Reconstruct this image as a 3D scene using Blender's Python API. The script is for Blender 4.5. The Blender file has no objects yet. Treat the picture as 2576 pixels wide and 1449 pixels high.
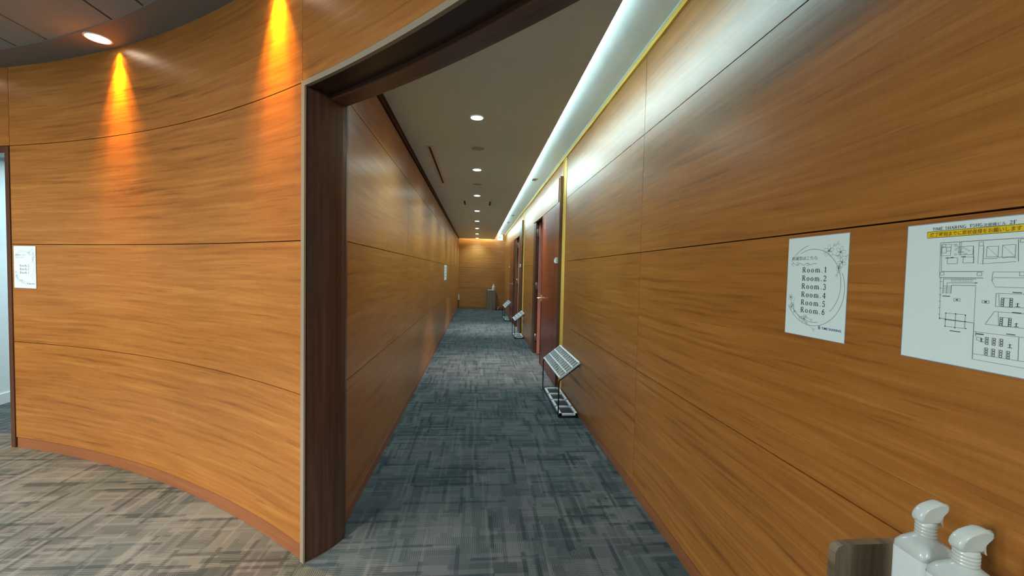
import bpy, bmesh, math, random
from mathutils import Vector, Matrix
C = bpy.context.scene.collection
SC = bpy.context.scene
PI = math.pi
R = math.radians

# ------------------------------------------------------------------ camera
W, H, F_PX = 2576.0, 1449.0, 1030.0
EYE = 1.353
def V3(a): return Vector(a)
_f = Vector(((1200.5 - W/2)/F_PX, (683.5 - H/2)/F_PX, 1.0)).normalized()      # corridor axis in image axes (x right, y down, z forward)
_k = -0.0225
_n = Vector((_k, 1.0, -(_k*_f.x + _f.y)/_f.z)).normalized()                    # world down in image axes
_r = _n.cross(_f)                                                              # world +x in image axes
cam_right = Vector((_r.x, _f.x, -_n.x)); cam_down = Vector((_r.y, _f.y, -_n.y)); cam_fwd = Vector((_r.z, _f.z, -_n.z))
cam_data = bpy.data.cameras.new('camera'); cam = bpy.data.objects.new('camera', cam_data); C.objects.link(cam)
cam_data.sensor_width = 36.0; cam_data.lens = F_PX/W*36.0; cam_data.clip_start = 0.02
M = Matrix((cam_right, -cam_down, -cam_fwd)).transposed().to_4x4()
M.translation = Vector((0, 0, EYE)); cam.matrix_world = M
SC.camera = cam

# ------------------------------------------------------------------ colour management
SC.view_settings.view_transform = 'Standard'; SC.view_settings.look = 'None'
SC.view_settings.gamma = 1.0; SC.view_settings.use_curve_mapping = False
SC.view_settings.exposure = 0.5

# ------------------------------------------------------------------ daylight entering the open rear of the lobby
world = bpy.data.worlds.new('world'); SC.world = world; world.use_nodes = True
world.node_tree.nodes['Background'].inputs[0].default_value = (0.86, 0.93, 1.0, 1)
world.node_tree.nodes['Background'].inputs[1].default_value = 0.2

def add_light(name, kind, loc, energy, color, rot=(0,0,0), **kw):
    d = bpy.data.lights.new(name, kind); d.energy = energy; d.color = color
    for k, v in kw.items(): setattr(d, k, v)
    o = bpy.data.objects.new(name, d); o.location = loc; o.rotation_euler = rot; C.objects.link(o)
    return o
COOL = (0.70, 0.96, 1.0); NEUT = (1.0, 0.93, 0.84); WARM = (1.0, 0.41, 0.008)

# geometry constants (metres)
XL, XR, YE = -0.67, 0.99, 14.9
ZC, ZCOVE, ZLOB = 2.53, 2.72, 2.72
CC = Vector((-5.308, -3.704)); RW = 7.212
G = (0.77, 1.493, 2.203)                 # grooves of the corridor walls
GC = (0.775, 1.475, 2.170)               # grooves of the curved wall
A_JAMB, A_DOOR, A_RIGHT = 51.15, 73.98, 29.2
def pol(r, a, z=0.0):
    return Vector((CC.x + r*math.cos(R(a)), CC.y + r*math.sin(R(a)), z))
def arc_y(x, r): return CC.y + math.sqrt(r*r - (x-CC.x)**2)

# cove strip: lamps on top of the dropped ceiling
for i in range(8):
    y = 1.6 + i*1.66 + .83
    add_light('cove_strip_light', 'AREA', (0.50, y, ZC+0.045), 24.0, COOL, (PI, R(-25), 0), shape='RECTANGLE', size=0.03, size_y=1.64)
add_light('cove_end_light', 'AREA', (-0.03, 14.72, ZC+0.045), 11, (1.0,.9,.7), (PI, 0, 0), shape='RECTANGLE', size=1.2, size_y=0.03)
for (x, y) in ((-2.7, 1.3), (-1.35, 0.75), (-4.1, 1.7)):
    add_light('lobby_downlight', 'SPOT', (x, y, 2.69), 88, (1.0, 0.84, 0.72), (0, 0, 0), spot_size=R(76), spot_blend=.5, shadow_soft_size=.04)
# room behind the open doorway at the left
add_light('side_room_light', 'AREA', (-3.6, 5.0, 2.30), 24, (0.6, 0.93, 1.0), (0, 0, 0), shape='RECTANGLE', size=1.2, size_y=1.2)
# unseen fill lights added and aimed to brighten the curved wall
for loc, aim, e in (((-4.4, 0.3, 2.62), (0.1, 0.8, -0.6), 10), ((-2.4, -0.8, 2.62), (-0.05, 0.8, -0.6), 6), ((0.45, -2.3, 2.5), (-0.72, 0.6, -0.35), 38)):
    o = add_light('lobby_fill_light', 'AREA', loc, e, (0.90, 1.0, 0.95), (0, 0, 0), shape='RECTANGLE', size=1.0, size_y=0.35)
    o.rotation_euler = Vector(aim).to_track_quat('-Z', 'Y').to_euler()
for (x, y) in ((-2.7, 1.3), (-1.35, 0.75), (-4.1, 1.7)):
    add_light('lobby_downlight', 'SPOT', (x, y, 2.69), 75, (1.0, 0.86, 0.74), (0, 0, 0), spot_size=R(76), spot_blend=.5, shadow_soft_size=.04)
# room behind the open doorway at the left
add_light('side_room_light', 'AREA', (-3.6, 5.0, 2.30), 24, (0.8, 0.96, 1.0), (0, 0, 0), shape='RECTANGLE', size=1.2, size_y=1.2)
# more unseen fill lights, added for general lobby brightness
for (x, y) in ((-4.6, 0.6), (-3.0, 0.2), (-4.4, -2.0)):
    add_light('lobby_fill_light', 'AREA', (x, y, 2.70), 85, (1.0, 0.97, 0.90), (0, 0, 0), shape='RECTANGLE', size=1.2, size_y=0.3)

# ------------------------------------------------------------------ mesh helpers
class MB:
    """collects shapes with UVs in metres; build() links them as one mesh object"""
    def __init__(s): s.v=[]; s.f=[]; s.uv=[]; s.mi=[]; s.sm=[]
    def face(s, pts, uvs=None, mi=0, smooth=False):
        b=len(s.v); s.v += [tuple(p) for p in pts]; s.f.append(list(range(b, b+len(pts))))
        if uvs is None:
            a=Vector(pts[0]); n=(Vector(pts[1])-a).cross(Vector(pts[2])-a)
            ax=max(range(3), key=lambda i: abs(n[i]))
            uvs=[((p[1],p[2]),(p[0],p[2]),(p[0],p[1]))[ax] for p in pts]
        s.uv.append([tuple(u) for u in uvs]); s.mi.append(mi); s.sm.append(smooth)
    def quad(s,a,b,c,d,**k): s.face([a,b,c,d],**k)
    def box(s,x0,x1,y0,y1,z0,z1,mi=0,off=(0,0),mat=None):
        p=[Vector((x,y,z)) for z in (z0,z1) for y in (y0,y1) for x in (x0,x1)]
        for q in ((0,2,3,1),(4,5,7,6),(0,1,5,4),(2,6,7,3),(0,4,6,2),(1,3,7,5)):
            pts=[p[i] for i in q]
            a=pts[0]; n=(pts[1]-a).cross(pts[2]-a); ax=max(range(3), key=lambda i: abs(n[i]))
            uv=[((t[1],t[2]),(t[0],t[2]),(t[0],t[1]))[ax] for t in pts]
            uv=[(u+off[0],w+off[1]) for u,w in uv]
            if mat: pts=[mat@t for t in pts]
            s.face(pts,uv,mi)
    def arc(s,r0,r1,a0,a1,z0,z1,n=24,mi=0,off=(0,0)):
        for i in range(n):
            u0=a0+(a1-a0)*i/n; u1=a0+(a1-a0)*(i+1)/n
            A=[pol(r0,u0,z0),pol(r0,u1,z0),pol(r1,u1,z0),pol(r1,u0,z0)]
            B=[pol(r0,u0,z1),pol(r0,u1,z1),pol(r1,u1,z1),pol(r1,u0,z1)]
            L0=-R(u0)*r0+off[0]; L1=-R(u1)*r0+off[0]; o=off[1]
            s.face([A[0],A[1],B[1],B[0]],[(L0,z0+o),(L1,z0+o),(L1,z1+o),(L0,z1+o)],mi)
            s.face([A[3],B[3],B[2],A[2]],[(L0,z0),(L0,z1),(L1,z1),(L1,z0)],mi)
            s.face([A[3],A[2],A[1],A[0]],[(L0,r1),(L1,r1),(L1,r0),(L0,r0)],mi)
            s.face([B[0],B[1],B[2],B[3]],[(L0,r0),(L1,r0),(L1,r1),(L0,r1)],mi)
            if i==0: s.face([A[0],B[0],B[3],A[3]],[(r0,z0),(r0,z1),(r1,z1),(r1,z0)],mi)
            if i==n-1: s.face([A[1],A[2],B[2],B[1]],[(r0,z0),(r1,z0),(r1,z1),(r0,z1)],mi)
    def prism(s,poly,z0,z1,mi=0,mat=None,smooth=False):
        n=len(poly); t=0
        T=(lambda q: mat@Vector(q)) if mat else (lambda q: Vector(q))
        s.face([T((x,y,z0)) for x,y in reversed(poly)],[(x,y) for x,y in reversed(poly)],mi)
        s.face([T((x,y,z1)) for x,y in poly],[(x,y) for x,y in poly],mi)
        for i in range(n):
            a=poly[i]; b=poly[(i+1)%n]; d=math.dist(a,b)
            s.face([T((a[0],a[1],z0)),T((b[0],b[1],z0)),T((b[0],b[1],z1)),T((a[0],a[1],z1))],[(t,z0),(t+d,z0),(t+d,z1),(t,z1)],mi,smooth)
            t+=d
    def tube(s,pts,r,seg=10,mi=0,cap=True):
        pts=[Vector(p) for p in pts]; rings=[]
        up=Vector((0,0,1))
        prev=None
        for i,p in enumerate(pts):
            t=(pts[min(i+1,len(pts)-1)]-pts[max(i-1,0)]).normalized()
            if prev is None:
                ref=up if abs(t.dot(up))<.9 else Vector((1,0,0)); x=t.cross(ref).normalized()
            else: x=(prev-t*prev.dot(t)).normalized()
            prev=x; y=t.cross(x); rr=r[i] if isinstance(r,(list,tuple)) else r
            rings.append([p+(x*math.cos(2*PI*k/seg)+y*math.sin(2*PI*k/seg))*rr for k in range(seg)])
        for a,b in zip(rings,rings[1:]):
            for k in range(seg):
                s.face([a[k],a[(k+1)%seg],b[(k+1)%seg],b[k]],None,mi,True)
        if cap: s.face(list(reversed(rings[0])),None,mi); s.face(rings[-1],None,mi)
    def lathe(s,prof,seg=32,c=(0,0,0),mi=0,shape=None,smooth=True):
        """prof = [(r,z)...]; shape(k)-> radial factor"""
        c=Vector(c); rings=[]
        for r,z in prof:
            rings.append([c+Vector((math.cos(2*PI*k/seg)*r,math.sin(2*PI*k/seg)*r,z))*1.0 for k in range(seg)])
        for a,b in zip(rings,rings[1:]):
            for k in range(seg): s.face([a[k],a[(k+1)%seg],b[(k+1)%seg],b[k]],None,mi,smooth)
    def ribbon(s,pts,w,z=0.0,mi=0):
        pts=[Vector((p[0],p[1],0)) for p in pts]
        L=[];Rr=[]
        for i,p in enumerate(pts):
            t=(pts[min(i+1,len(pts)-1)]-pts[max(i-1,0)])
            if t.length<1e-9: t=Vector((1,0,0))
            t.normalize(); nn=Vector((-t.y,t.x,0))*w/2
            L.append(p+nn); Rr.append(p-nn)
        for i in range(len(pts)-1):
            q=[Rr[i],Rr[i+1],L[i+1],L[i]]
            s.face([(a.x,a.y,z) for a in q],[(a.x,a.y) for a in q],mi)
    def build(s,name,mats,parent=None,merge=1e-5):
        me=bpy.data.meshes.new(name)
        me.from_pydata(s.v,[],s.f); uvl=me.uv_layers.new(name='UVMap')
        k=0
        for p,us in zip(me.polygons,s.uv):
            for j,li in enumerate(p.loop_indices): uvl.data[li].uv=us[j]
        for p,mi,sm in zip(me.polygons,s.mi,s.sm): p.material_index=mi; p.use_smooth=sm
        if merge:
            bm=bmesh.new(); bm.from_mesh(me); bmesh.ops.remove_doubles(bm,verts=bm.verts,dist=merge)
            bmesh.ops.recalc_face_normals(bm,faces=bm.faces)
            bm.to_mesh(me); bm.free()
        for m in (mats if isinstance(mats,(list,tuple)) else [mats]): me.materials.append(m)
        o=bpy.data.objects.new(name,me); C.objects.link(o)
        if parent: o.parent=parent
        return o

def thing(name,label,cat,loc=(0,0,0),rotz=0,group=None,mw=None):
    o=bpy.data.objects.new(name,None); o.empty_display_size=.05; C.objects.link(o)
    o.location=loc; o.rotation_euler=(0,0,rotz)
    if mw is not None: o.matrix_world=mw
    o['label']=label; o['category']=cat
    if group: o['group']=group
    return o
def tag(o,label,cat,group=None):
    o['label']=label; o['category']=cat
    if group: o['group']=group
    return o
def struct(o): o['kind']='structure'; return o
def dup(root,loc,label,rotz=None):
    r=root.copy(); C.objects.link(r); r.location=loc; r['label']=label
    if rotz is not None: r.rotation_euler=(0,0,rotz)
    for ch in list(root.children):
        c=ch.copy(); C.objects.link(c); c.parent=r
        for g in ch.children:
            d=g.copy(); C.objects.link(d); d.parent=c
    return r

# ------------------------------------------------------------------ materials
def new_mat(name):
    m=bpy.data.materials.new(name); m.use_nodes=True
    return m, m.node_tree, m.node_tree.nodes['Principled BSDF']
def lin(c): return tuple(((v/255)/12.92 if v/255<=.04045 else (((v/255)+.055)/1.055)**2.4) for v in c)+(1,)
def plain(name,rgb,rough=.5,metal=0.0,spec=.5,noise=.04,nscale=30,trans=0.0,emit=None,es=0):
    m,t,b=new_mat(name)
    b.inputs['Roughness'].default_value=rough; b.inputs['Metallic'].default_value=metal
    b.inputs['Specular IOR Level'].default_value=spec; b.inputs['Transmission Weight'].default_value=trans
    col=lin(rgb)
    if noise:
        tc=t.nodes.new('ShaderNodeTexCoord'); n=t.nodes.new('ShaderNodeTexNoise'); n.inputs['Scale'].default_value=nscale; n.inputs['Detail'].default_value=4
        t.links.new(tc.outputs['Object'],n.inputs['Vector'])
        mx=t.nodes.new('ShaderNodeMix'); mx.data_type='RGBA'
        mx.inputs[6].default_value=tuple(max(0,v*(1-noise)) for v in col[:3])+(1,); mx.inputs[7].default_value=tuple(min(1,v*(1+noise)) for v in col[:3])+(1,)
        t.links.new(n.outputs[0],mx.inputs[0]); t.links.new(mx.outputs[2],b.inputs['Base Color'])
    else: b.inputs['Base Color'].default_value=col
    if emit: b.inputs['Emission Color'].default_value=lin(emit); b.inputs['Emission Strength'].default_value=es
    return m
class N:
    """tiny node-math helper"""
    def __init__(s,t): s.t=t
    def m(s,op,a,b=None,c=None):
        n=s.t.nodes.new('ShaderNodeMath'); n.operation=op
        for i,v in enumerate((a,b,c)):
            if v is None: continue
            if isinstance(v,(int,float)): n.inputs[i].default_value=v
            else: s.t.links.new(v,n.inputs[i])
        return n.outputs[0]
    def comb(s,x,y,z=0.0):
        n=s.t.nodes.new('ShaderNodeCombineXYZ')
        for i,v in enumerate((x,y,z)):
            if isinstance(v,(int,float)): n.inputs[i].default_value=v
            else: s.t.links.new(v,n.inputs[i])
        return n.outputs[0]
    def noise(s,vec,scale=1,detail=3,dist=0,rough=.5):
        n=s.t.nodes.new('ShaderNodeTexNoise'); s.t.links.new(vec,n.inputs['Vector'])
        n.inputs['Scale'].default_value=scale; n.inputs['Detail'].default_value=detail; n.inputs['Distortion'].default_value=dist; n.inputs['Roughness'].default_value=rough
        return n.outputs[0]
    def white(s,vec):
        n=s.t.nodes.new('ShaderNodeTexWhiteNoise'); n.noise_dimensions='3D'; s.t.links.new(vec,n.inputs['Vector']); return n.outputs['Value']
    def sm(s,x,lo,hi):
        n=s.t.nodes.new('ShaderNodeMapRange'); n.interpolation_type='SMOOTHSTEP'; s.t.links.new(x,n.inputs[0]); n.inputs[1].default_value=lo; n.inputs[2].default_value=hi
        return n.outputs[0]
    def mix(s,f,a,b):
        n=s.t.nodes.new('ShaderNodeMix'); n.data_type='RGBA'
        for i,v in ((0,f),(6,a),(7,b)):
            if isinstance(v,(int,float,tuple)): n.inputs[i].default_value=v
            else: s.t.links.new(v,n.inputs[i])
        return n.outputs[2]
    def bump(s,h,strength,dist,bsdf):
        n=s.t.nodes.new('ShaderNodeBump'); n.inputs['Strength'].default_value=strength; n.inputs['Distance'].default_value=dist
        s.t.links.new(h,n.inputs['Height']); s.t.links.new(n.outputs[0],bsdf.inputs['Normal'])

def wood(name,light,mid,dark,rough=.36,vertical=False,fleck=1.0,stripe=0.0,spec=.5):
    m,t,b=new_mat(name); k=N(t)
    tc=t.nodes.new('ShaderNodeTexCoord'); sp=t.nodes.new('ShaderNodeSeparateXYZ'); t.links.new(tc.outputs['UV'],sp.inputs[0])
    u,v=sp.outputs[0],sp.outputs[1]
    if vertical: u,v=v,u
    wob=k.noise(k.comb(k.m('MULTIPLY',u,1.1),k.m('MULTIPLY',v,1.6)),1,2)
    v2=k.m('ADD',v,k.m('MULTIPLY',wob,.045))
    a=k.noise(k.comb(k.m('MULTIPLY',u,.9),k.m('MULTIPLY',v2,24)),1,6,.3)
    a2=k.noise(k.comb(k.m('MULTIPLY',u,2.2),k.m('MULTIPLY',v2,55)),1,4,.2)
    p=k.noise(k.comb(k.m('MULTIPLY',u,9),k.m('MULTIPLY',v2,330)),1,2)
    ray=k.noise(k.comb(k.m('MULTIPLY',u,110),k.m('MULTIPLY',v,14)),1,2)
    fl=k.noise(k.comb(k.m('MULTIPLY',u,3.6),k.m('MULTIPLY',v2,80),4.7),1,3,.5)
    fl=k.sm(fl,.60,.74)
    big=k.noise(k.comb(k.m('MULTIPLY',u,.7),k.m('MULTIPLY',v,1.2),9.1),1,2)
    fac=k.m('ADD',k.m('MULTIPLY',a,.68),k.m('MULTIPLY',a2,.67)); fac=k.m('ADD',fac,k.m('MULTIPLY',p,.35)); fac=k.m('ADD',fac,k.m('MULTIPLY',ray,.13)); fac=k.m('ADD',fac,k.m('MULTIPLY',big,.35))
    fac=k.m('MULTIPLY',k.m('SUBTRACT',fac,.68),1.35)
    if stripe:
        st=k.noise(k.comb(0.3,k.m('MULTIPLY',v,22)),1,2); fac=k.m('ADD',fac,k.m('MULTIPLY',k.m('SUBTRACT',st,.5),stripe))
    c=k.mix(k.sm(fac,.0,.55),lin(dark),lin(mid)); c=k.mix(k.sm(fac,.45,1.05),c,lin(light))
    c=k.mix(k.m('MULTIPLY',fl,.45*fleck),c,lin(dark))
    t.links.new(c,b.inputs['Base Color'])
    b.inputs['Roughness'].default_value=rough; b.inputs['Specular IOR Level'].default_value=spec
    k.bump(p,.12,.0006,b)
    return m
def carpet():
    m,t,b=new_mat('carpet'); k=N(t)
    tc=t.nodes.new('ShaderNodeTexCoord'); sp=t.nodes.new('ShaderNodeSeparateXYZ'); t.links.new(tc.outputs['Object'],sp.inputs[0])
    x,y=k.m('ADD',sp.outputs[0],40.0),k.m('ADD',sp.outputs[1],40.0)
    def cell(u,v,w,l,seed):
        row=k.m('FLOOR',k.m('DIVIDE',u,w)); off=k.white(k.comb(row,seed,1.3))
        col=k.m('FLOOR',k.m('ADD',k.m('DIVIDE',v,l),k.m('MULTIPLY',off,3.0)))
        return k.white(k.comb(row,col,seed))
    tx=k.m('FLOOR',k.m('DIVIDE',x,.25)); ty=k.m('FLOOR',k.m('DIVIDE',y,.25))
    orient=cell(x,y,.11,.17,7.0); orient=k.m('GREATER_THAN',orient,.5)
    tile=k.white(k.comb(k.m('FLOOR',k.m('DIVIDE',x,.5)),k.m('FLOOR',k.m('DIVIDE',y,.5)),2.0))
    A=cell(x,y,.030,.30,1.0); B=cell(y,x,.034,.32,2.0)
    base=k.m('ADD',k.m('MULTIPLY',A,k.m('SUBTRACT',1.0,orient)),k.m('MULTIPLY',B,orient))
    blk=cell(y,x,.14,.22,5.0)
    base=k.m('ADD',k.m('MULTIPLY',base,.40),k.m('MULTIPLY',blk,.30)); base=k.m('ADD',k.m('ADD',base,.10),k.m('MULTIPLY',tile,.10))
    # ribs
    rx=k.m('SINE',k.m('MULTIPLY',x,2*PI/.0095)); ry=k.m('SINE',k.m('MULTIPLY',y,2*PI/.0115))
    o2=k.m('GREATER_THAN',cell(x,y,.16,.14,11.0),.45)
    rib=k.m('ADD',k.m('MULTIPLY',rx,o2),k.m('MULTIPLY',ry,k.m('SUBTRACT',1.0,o2)))
    ribmask=k.sm(cell(y,x,.10,.17,13.0),.3,.6)
    fib=k.noise(k.comb(k.m('MULTIPLY',x,1.0),k.m('MULTIPLY',y,1.0)),420,2)
    val=k.m('ADD',base,k.m('MULTIPLY',k.m('MULTIPLY',rib,ribmask),.24)); val=k.m('ADD',val,k.m('MULTIPLY',k.m('SUBTRACT',fib,.5),.95))
    # dark and light bars
    D1=k.m('GREATER_THAN',cell(x,y,.021,.27,21.0),.90); D2=k.m('GREATER_THAN',cell(y,x,.021,.30,22.0),.90)
    L1=k.m('GREATER_THAN',cell(x,y,.014,.36,31.0),.92); L2=k.m('GREATER_THAN',cell(y,x,.014,.36,32.0),.92)
    dk=k.m('MAXIMUM',D1,D2); lt=k.m('MAXIMUM',L1,L2)
    val=k.m('SUBTRACT',val,k.m('MULTIPLY',dk,.35)); val=k.m('ADD',val,k.m('MULTIPLY',lt,.22))
    c=k.mix(k.sm(val,-.1,1.05),lin((50,58,61)),lin((100,105,104)))
    tint=cell(x,y,.19,.26,51.0)
    c=k.mix(k.m('MULTIPLY',k.sm(tint,.55,.8),.25),c,lin((46,70,72))); c=k.mix(k.m('MULTIPLY',k.sm(cell(y,x,.23,.21,53.0),.7,.85),.12),c,lin((92,74,92)))
    t.links.new(c,b.inputs['Base Color']); b.inputs['Roughness'].default_value=.95; b.inputs['Specular IOR Level'].default_value=.1
    k.bump(val,.35,.004,b)
    return m

WOOD=wood('honey_wood_veneer',(186,130,62),(163,105,44),(112,67,25),rough=.33,spec=.7)
WOODRED=wood('red_brown_door_veneer',(140,70,46),(118,52,34),(84,32,22),rough=.3)
WOODBASE=wood('baseboard_veneer',(158,104,68),(142,90,56),(120,74,44),fleck=.3)
WOODDARK=wood('dark_walnut_veneer',(100,74,60),(78,54,44),(58,40,33),rough=.33,vertical=True,stripe=.9,fleck=.2)
WOODDARKH=wood('dark_walnut_header_veneer',(72,50,38),(54,38,29),(40,29,23),rough=.28,stripe=.5,fleck=.2)
LITRED=wood('lit_red_leaf_veneer',(240,150,130),(230,138,118),(205,112,96),fleck=.2,vertical=True)  # brighter door red: light on the open leaves put into the colour
WOODGREY=wood('grey_ash_laminate',(150,136,112),(118,106,88),(78,68,56),rough=.45,vertical=True,stripe=1.5,fleck=.3)
STILE=wood('brown_stile_veneer',(104,70,48),(84,54,38),(64,40,28),vertical=True,fleck=.3)
GROOVE=plain('groove_shadow_black',(38,22,12),.8)
TAUPE=plain('taupe_edge_band',(148,138,120),.5)
GOLD=plain('golden_lacquer',(255,205,96),.5)
CEIL=plain('grey_ceiling_paint',(224,245,252),.4,spec=.5)
COVE=plain('white_cove_paint',(232,236,234),.8)
RINGP=plain('dark_grey_ring_paint',(116,124,128),.7)
PANEL=plain('lobby_ceiling_panel_paint',(130,152,162),.8)
BLACK=plain('black_slot',(14,14,15),.6)
BLACKM=plain('black_powder_coat',(26,27,30),.4)
WHITE=plain('white_enamel',(232,234,234),.4)
WHITEWALL=plain('white_wall_paint',(225,232,235),.8)
CHROME=plain('satin_chrome',(200,198,190),.28,metal=1.0)
BRASSY=plain('warm_satin_nickel',(235,220,190),.3,metal=.7)
PAPER=plain('white_paper',(228,252,255),.35,noise=.015,nscale=6)
LAMI=plain('laminate_edge',(150,160,170),.2)
INK=plain('dark_grey_ink',(62,70,74),.6,noise=0)
INKFINE=plain('pale_grey_ink',(120,136,142),.6,noise=0)
INKPLAN=plain('plan_line_ink',(110,124,130),.6,noise=0)
INKBLUE=plain('blue_grey_ink',(92,116,140),.6,noise=0)
LOGOBLUE=plain('navy_logo_ink',(30,84,140),.6,noise=0)
YELLOW=plain('yellow_banner_ink',(236,214,30),.5,noise=0)
BROWNINK=plain('brown_banner_ink',(150,84,10),.6,noise=0)
PLASTIC=plain('clear_frosted_plastic',(240,255,255),.2,noise=0,trans=.45)
LABELW=plain('white_bottle_label',(222,238,242),.35,noise=0)
LABELB=plain('blue_bottle_label',(20,90,160),.4,noise=0)
TRAYW=plain('white_tray_plastic',(222,234,238),.35)
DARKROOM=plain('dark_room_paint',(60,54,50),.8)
GREEN=plain('green_sign_ink',(0,130,90),.5,noise=0,emit=(0,150,110),es=.3)
SIGNW=plain('lit_white_sign_face',(235,245,245),.4,noise=0,emit=(225,250,250),es=.45)
LENS=plain('lit_downlight_lens',(255,255,250),.4,noise=0,emit=(232,255,250),es=75)
LENS2=plain('warm_lit_lens',(255,240,220),.4,noise=0,emit=(255,238,215),es=6)
LEDM=plain('led_strip_diffuser',(240,250,250),.4,noise=0,emit=(225,250,246),es=3)
BLUETRAY=plain('blue_grey_drip_tray',(70,86,100),.4)
CARPET=carpet()

# ------------------------------------------------------------------ floor
b=MB(); b.box(-13,4,-10,16.5,-.05,0); struct(b.build('floor',CARPET))

# ------------------------------------------------------------------ straight walls made of veneer panels
GAP=.0022
def xwall(b,x0,x1,y0,y1,z0,z1,off,mi=0): b.box(x0,x1,y0+GAP,y1-GAP,z0+GAP,z1-GAP,mi,off)
rows=((.0,.066),(.066,G[0]),(G[0],G[1]),(G[1],G[2]))
# left corridor wall
b=MB(); ys=[2.10,4.0,6.4,8.8,11.2,13.6,YE]
for j,(y0,y1) in enumerate(zip(ys,ys[1:])):
    for i,(z0,z1) in enumerate(rows[1:]+((G[2],2.475),)): xwall(b,XL-.02,XL,y0,y1,z0,z1,(0,3.1*j))
b.box(XL-.20,XL-.019,2.10,YE,0,2.60,1)
b.box(XL-.02,XL,2.10,YE,2.505,2.535,2)
struct(b.build('wall_left',[WOOD,GROOVE,STILE]))
b=MB(); b.box(XL-.03,-.650,2.05,14.76,ZC-.005,ZC+.03); struct(b.build('trim_5',STILE))
b=MB(); b.box(XL-.019,XL+.002,2.10,YE,0,.064); struct(b.build('baseboard_left',WOODBASE))
# right wall: plain stretches and the parts above the door bays
b=MB()
def right_stretch(y0,y1,ztop=2.672):
    j=int(y0*7)
    for (z0,z1) in rows[1:]+((G[2],ztop),): xwall(b,XR,XR+.02,y0,y1,z0,z1,(0,2.3*j))
for y0,y1 in ((-6,-2.37),(-2.37,.03),(.03,2.43),(2.43,4.60),(7.07,8.69),(12.0,13.4),(13.4,YE)): right_stretch(y0,y1)
for y0,y1 in ((4.80,7.07),(8.92,12.0)): xwall(b,XR,XR+.02,y0,y1,2.50,2.672,(0,5))
b.box(XR+.019,XR+.06,-6,4.80,0,2.74,1); b.box(XR+.019,XR+.06,7.07,8.92,0,2.74,1); b.box(XR+.019,XR+.06,12.0,YE,0,2.74,1)
for y0,y1 in ((4.80,7.07),(8.92,12.0)): b.box(XR+.019,XR+.06,y0,y1,2.50,2.74,1)
struct(b.build('wall_right',[WOOD,GROOVE]))
b=MB()
for y0,y1 in ((-6,4.60),(7.07,8.69),(12.0,YE)): b.box(XR-.002,XR+.018,y0,y1,0,.064)
struct(b.build('baseboard_right',WOODBASE))
# golden recess strips at each bay and the golden cornice
for y0,y1 in ((4.60,4.80),(8.69,8.92)):
    b=MB(); b.box(XR+.003,XR+.019,y0,y1,0,2.655); b.box(XR-.003,XR+.012,y0,y0+.018,0,2.672); b.box(XR-.003,XR+.012,y1-.018,y1,2.50,2.672); b.box(XR-.003,XR+.012,y0,y1,2.655,2.672)
    struct(b.build('trim_1',GOLD))
b=MB(); b.box(XR-.012,XR+.02,arc_y(.975,RW+.19),YE,2.674,2.706); b.box(XR-.014,XR+.02,arc_y(.975,RW+.19),YE,2.706,2.7195,1); struct(b.build('trim_2',[GOLD,WHITE]))
# end wall
b=MB()
for (z0,z1) in rows[1:]+((G[2],2.72),): b.box(XL-.05,XR+.03,YE,YE+.02,z0+GAP,z1-GAP,0,(7,1))
b.box(XL-.1,XR+.1,YE+.019,YE+.1,0,2.75,1)
struct(b.build('wall_end',[WOOD,GROOVE]))
b=MB(); b.box(XL,XR,YE-.003,YE+.018,0,.064); struct(b.build('baseboard_end',WOODBASE))

# ------------------------------------------------------------------ curved lobby wall
b=MB()
zr=((.075,GC[0]),(GC[0],GC[1]),(GC[1],GC[2]))
g=.017
for (z0,z1) in zr: b.arc(RW,RW+.02,A_JAMB,A_DOOR-.02,z0+GAP,z1-GAP,60,0)
b.arc(RW,RW+.02,A_JAMB,A_DOOR-g,GC[2]+GAP,ZLOB,60,0)
b.arc(RW,RW+.02,A_DOOR+g,92,GC[2]+GAP,ZLOB,36,0,(0,1.7))
b.arc(RW,RW+.02,A_RIGHT-.6,A_JAMB-g,GC[2]+GAP+.006,ZLOB,50,0,(0,3.4))
for (z0,z1) in zr: b.arc(RW,RW+.02,83.0,112,z0+GAP,z1-GAP,40,0)
b.arc(RW,RW+.02,92+g,112,GC[2]+GAP,ZLOB,30,0)
b.arc(RW+.019,RW+.10,A_JAMB,A_DOOR+.1,0,ZLOB+.02,40,1); b.arc(RW+.019,RW+.10,A_DOOR+.1,83,GC[2],ZLOB+.02,16,1); b.arc(RW+.019,RW+.10,83,112,0,ZLOB+.02,30,1)
b.arc(RW+.019,RW+.19,A_RIGHT-.6,A_JAMB,GC[2],ZLOB+.02,40,1)
struct(b.build('wall_curved',[WOOD,GROOVE]))
b=MB(); b.arc(RW+.004,RW+.02,A_JAMB+.02,A_DOOR-.05,0,.073,50); b.arc(RW+.004,RW+.02,83.1,112,0,.073,30); struct(b.build('baseboard_curved',WOODBASE))
# portal frame of the corridor
b=MB(); b.prism([(-.776,1.921),(-.760,1.907),(-.741,1.923),(-.716,1.950),(-.690,1.982),(-.668,2.015),(-.652,2.045),(-.643,2.075),(-.645,2.105),(-.66,2.13),(-.74,2.13),(-.80,1.95)][::-1],0,2.15,0)
q=[pol(RW-.004,51.17),pol(RW-.004,50.96),pol(RW+.004,50.95),pol(RW+.02,51.17)]
b.prism([(p.x,p.y) for p in q][::-1],0,2.15,1)
struct(b.build('trim_3',[WOODDARK,TAUPE]))
b=MB(); b.arc(RW-.004,RW+.012,A_RIGHT-.6,51.17,2.15,GC[2]+.004,60,1); b.arc(RW+.012,RW+.12,A_RIGHT-.9,51.0,2.151,2.165,60,0); b.arc(RW+.118,RW+.20,A_RIGHT-1.2,51.35,2.128,2.18,60,2)
b.arc(RW+.19,RW+.2,A_RIGHT-1.2,51.3,2.175,ZLOB,50,0)
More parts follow.
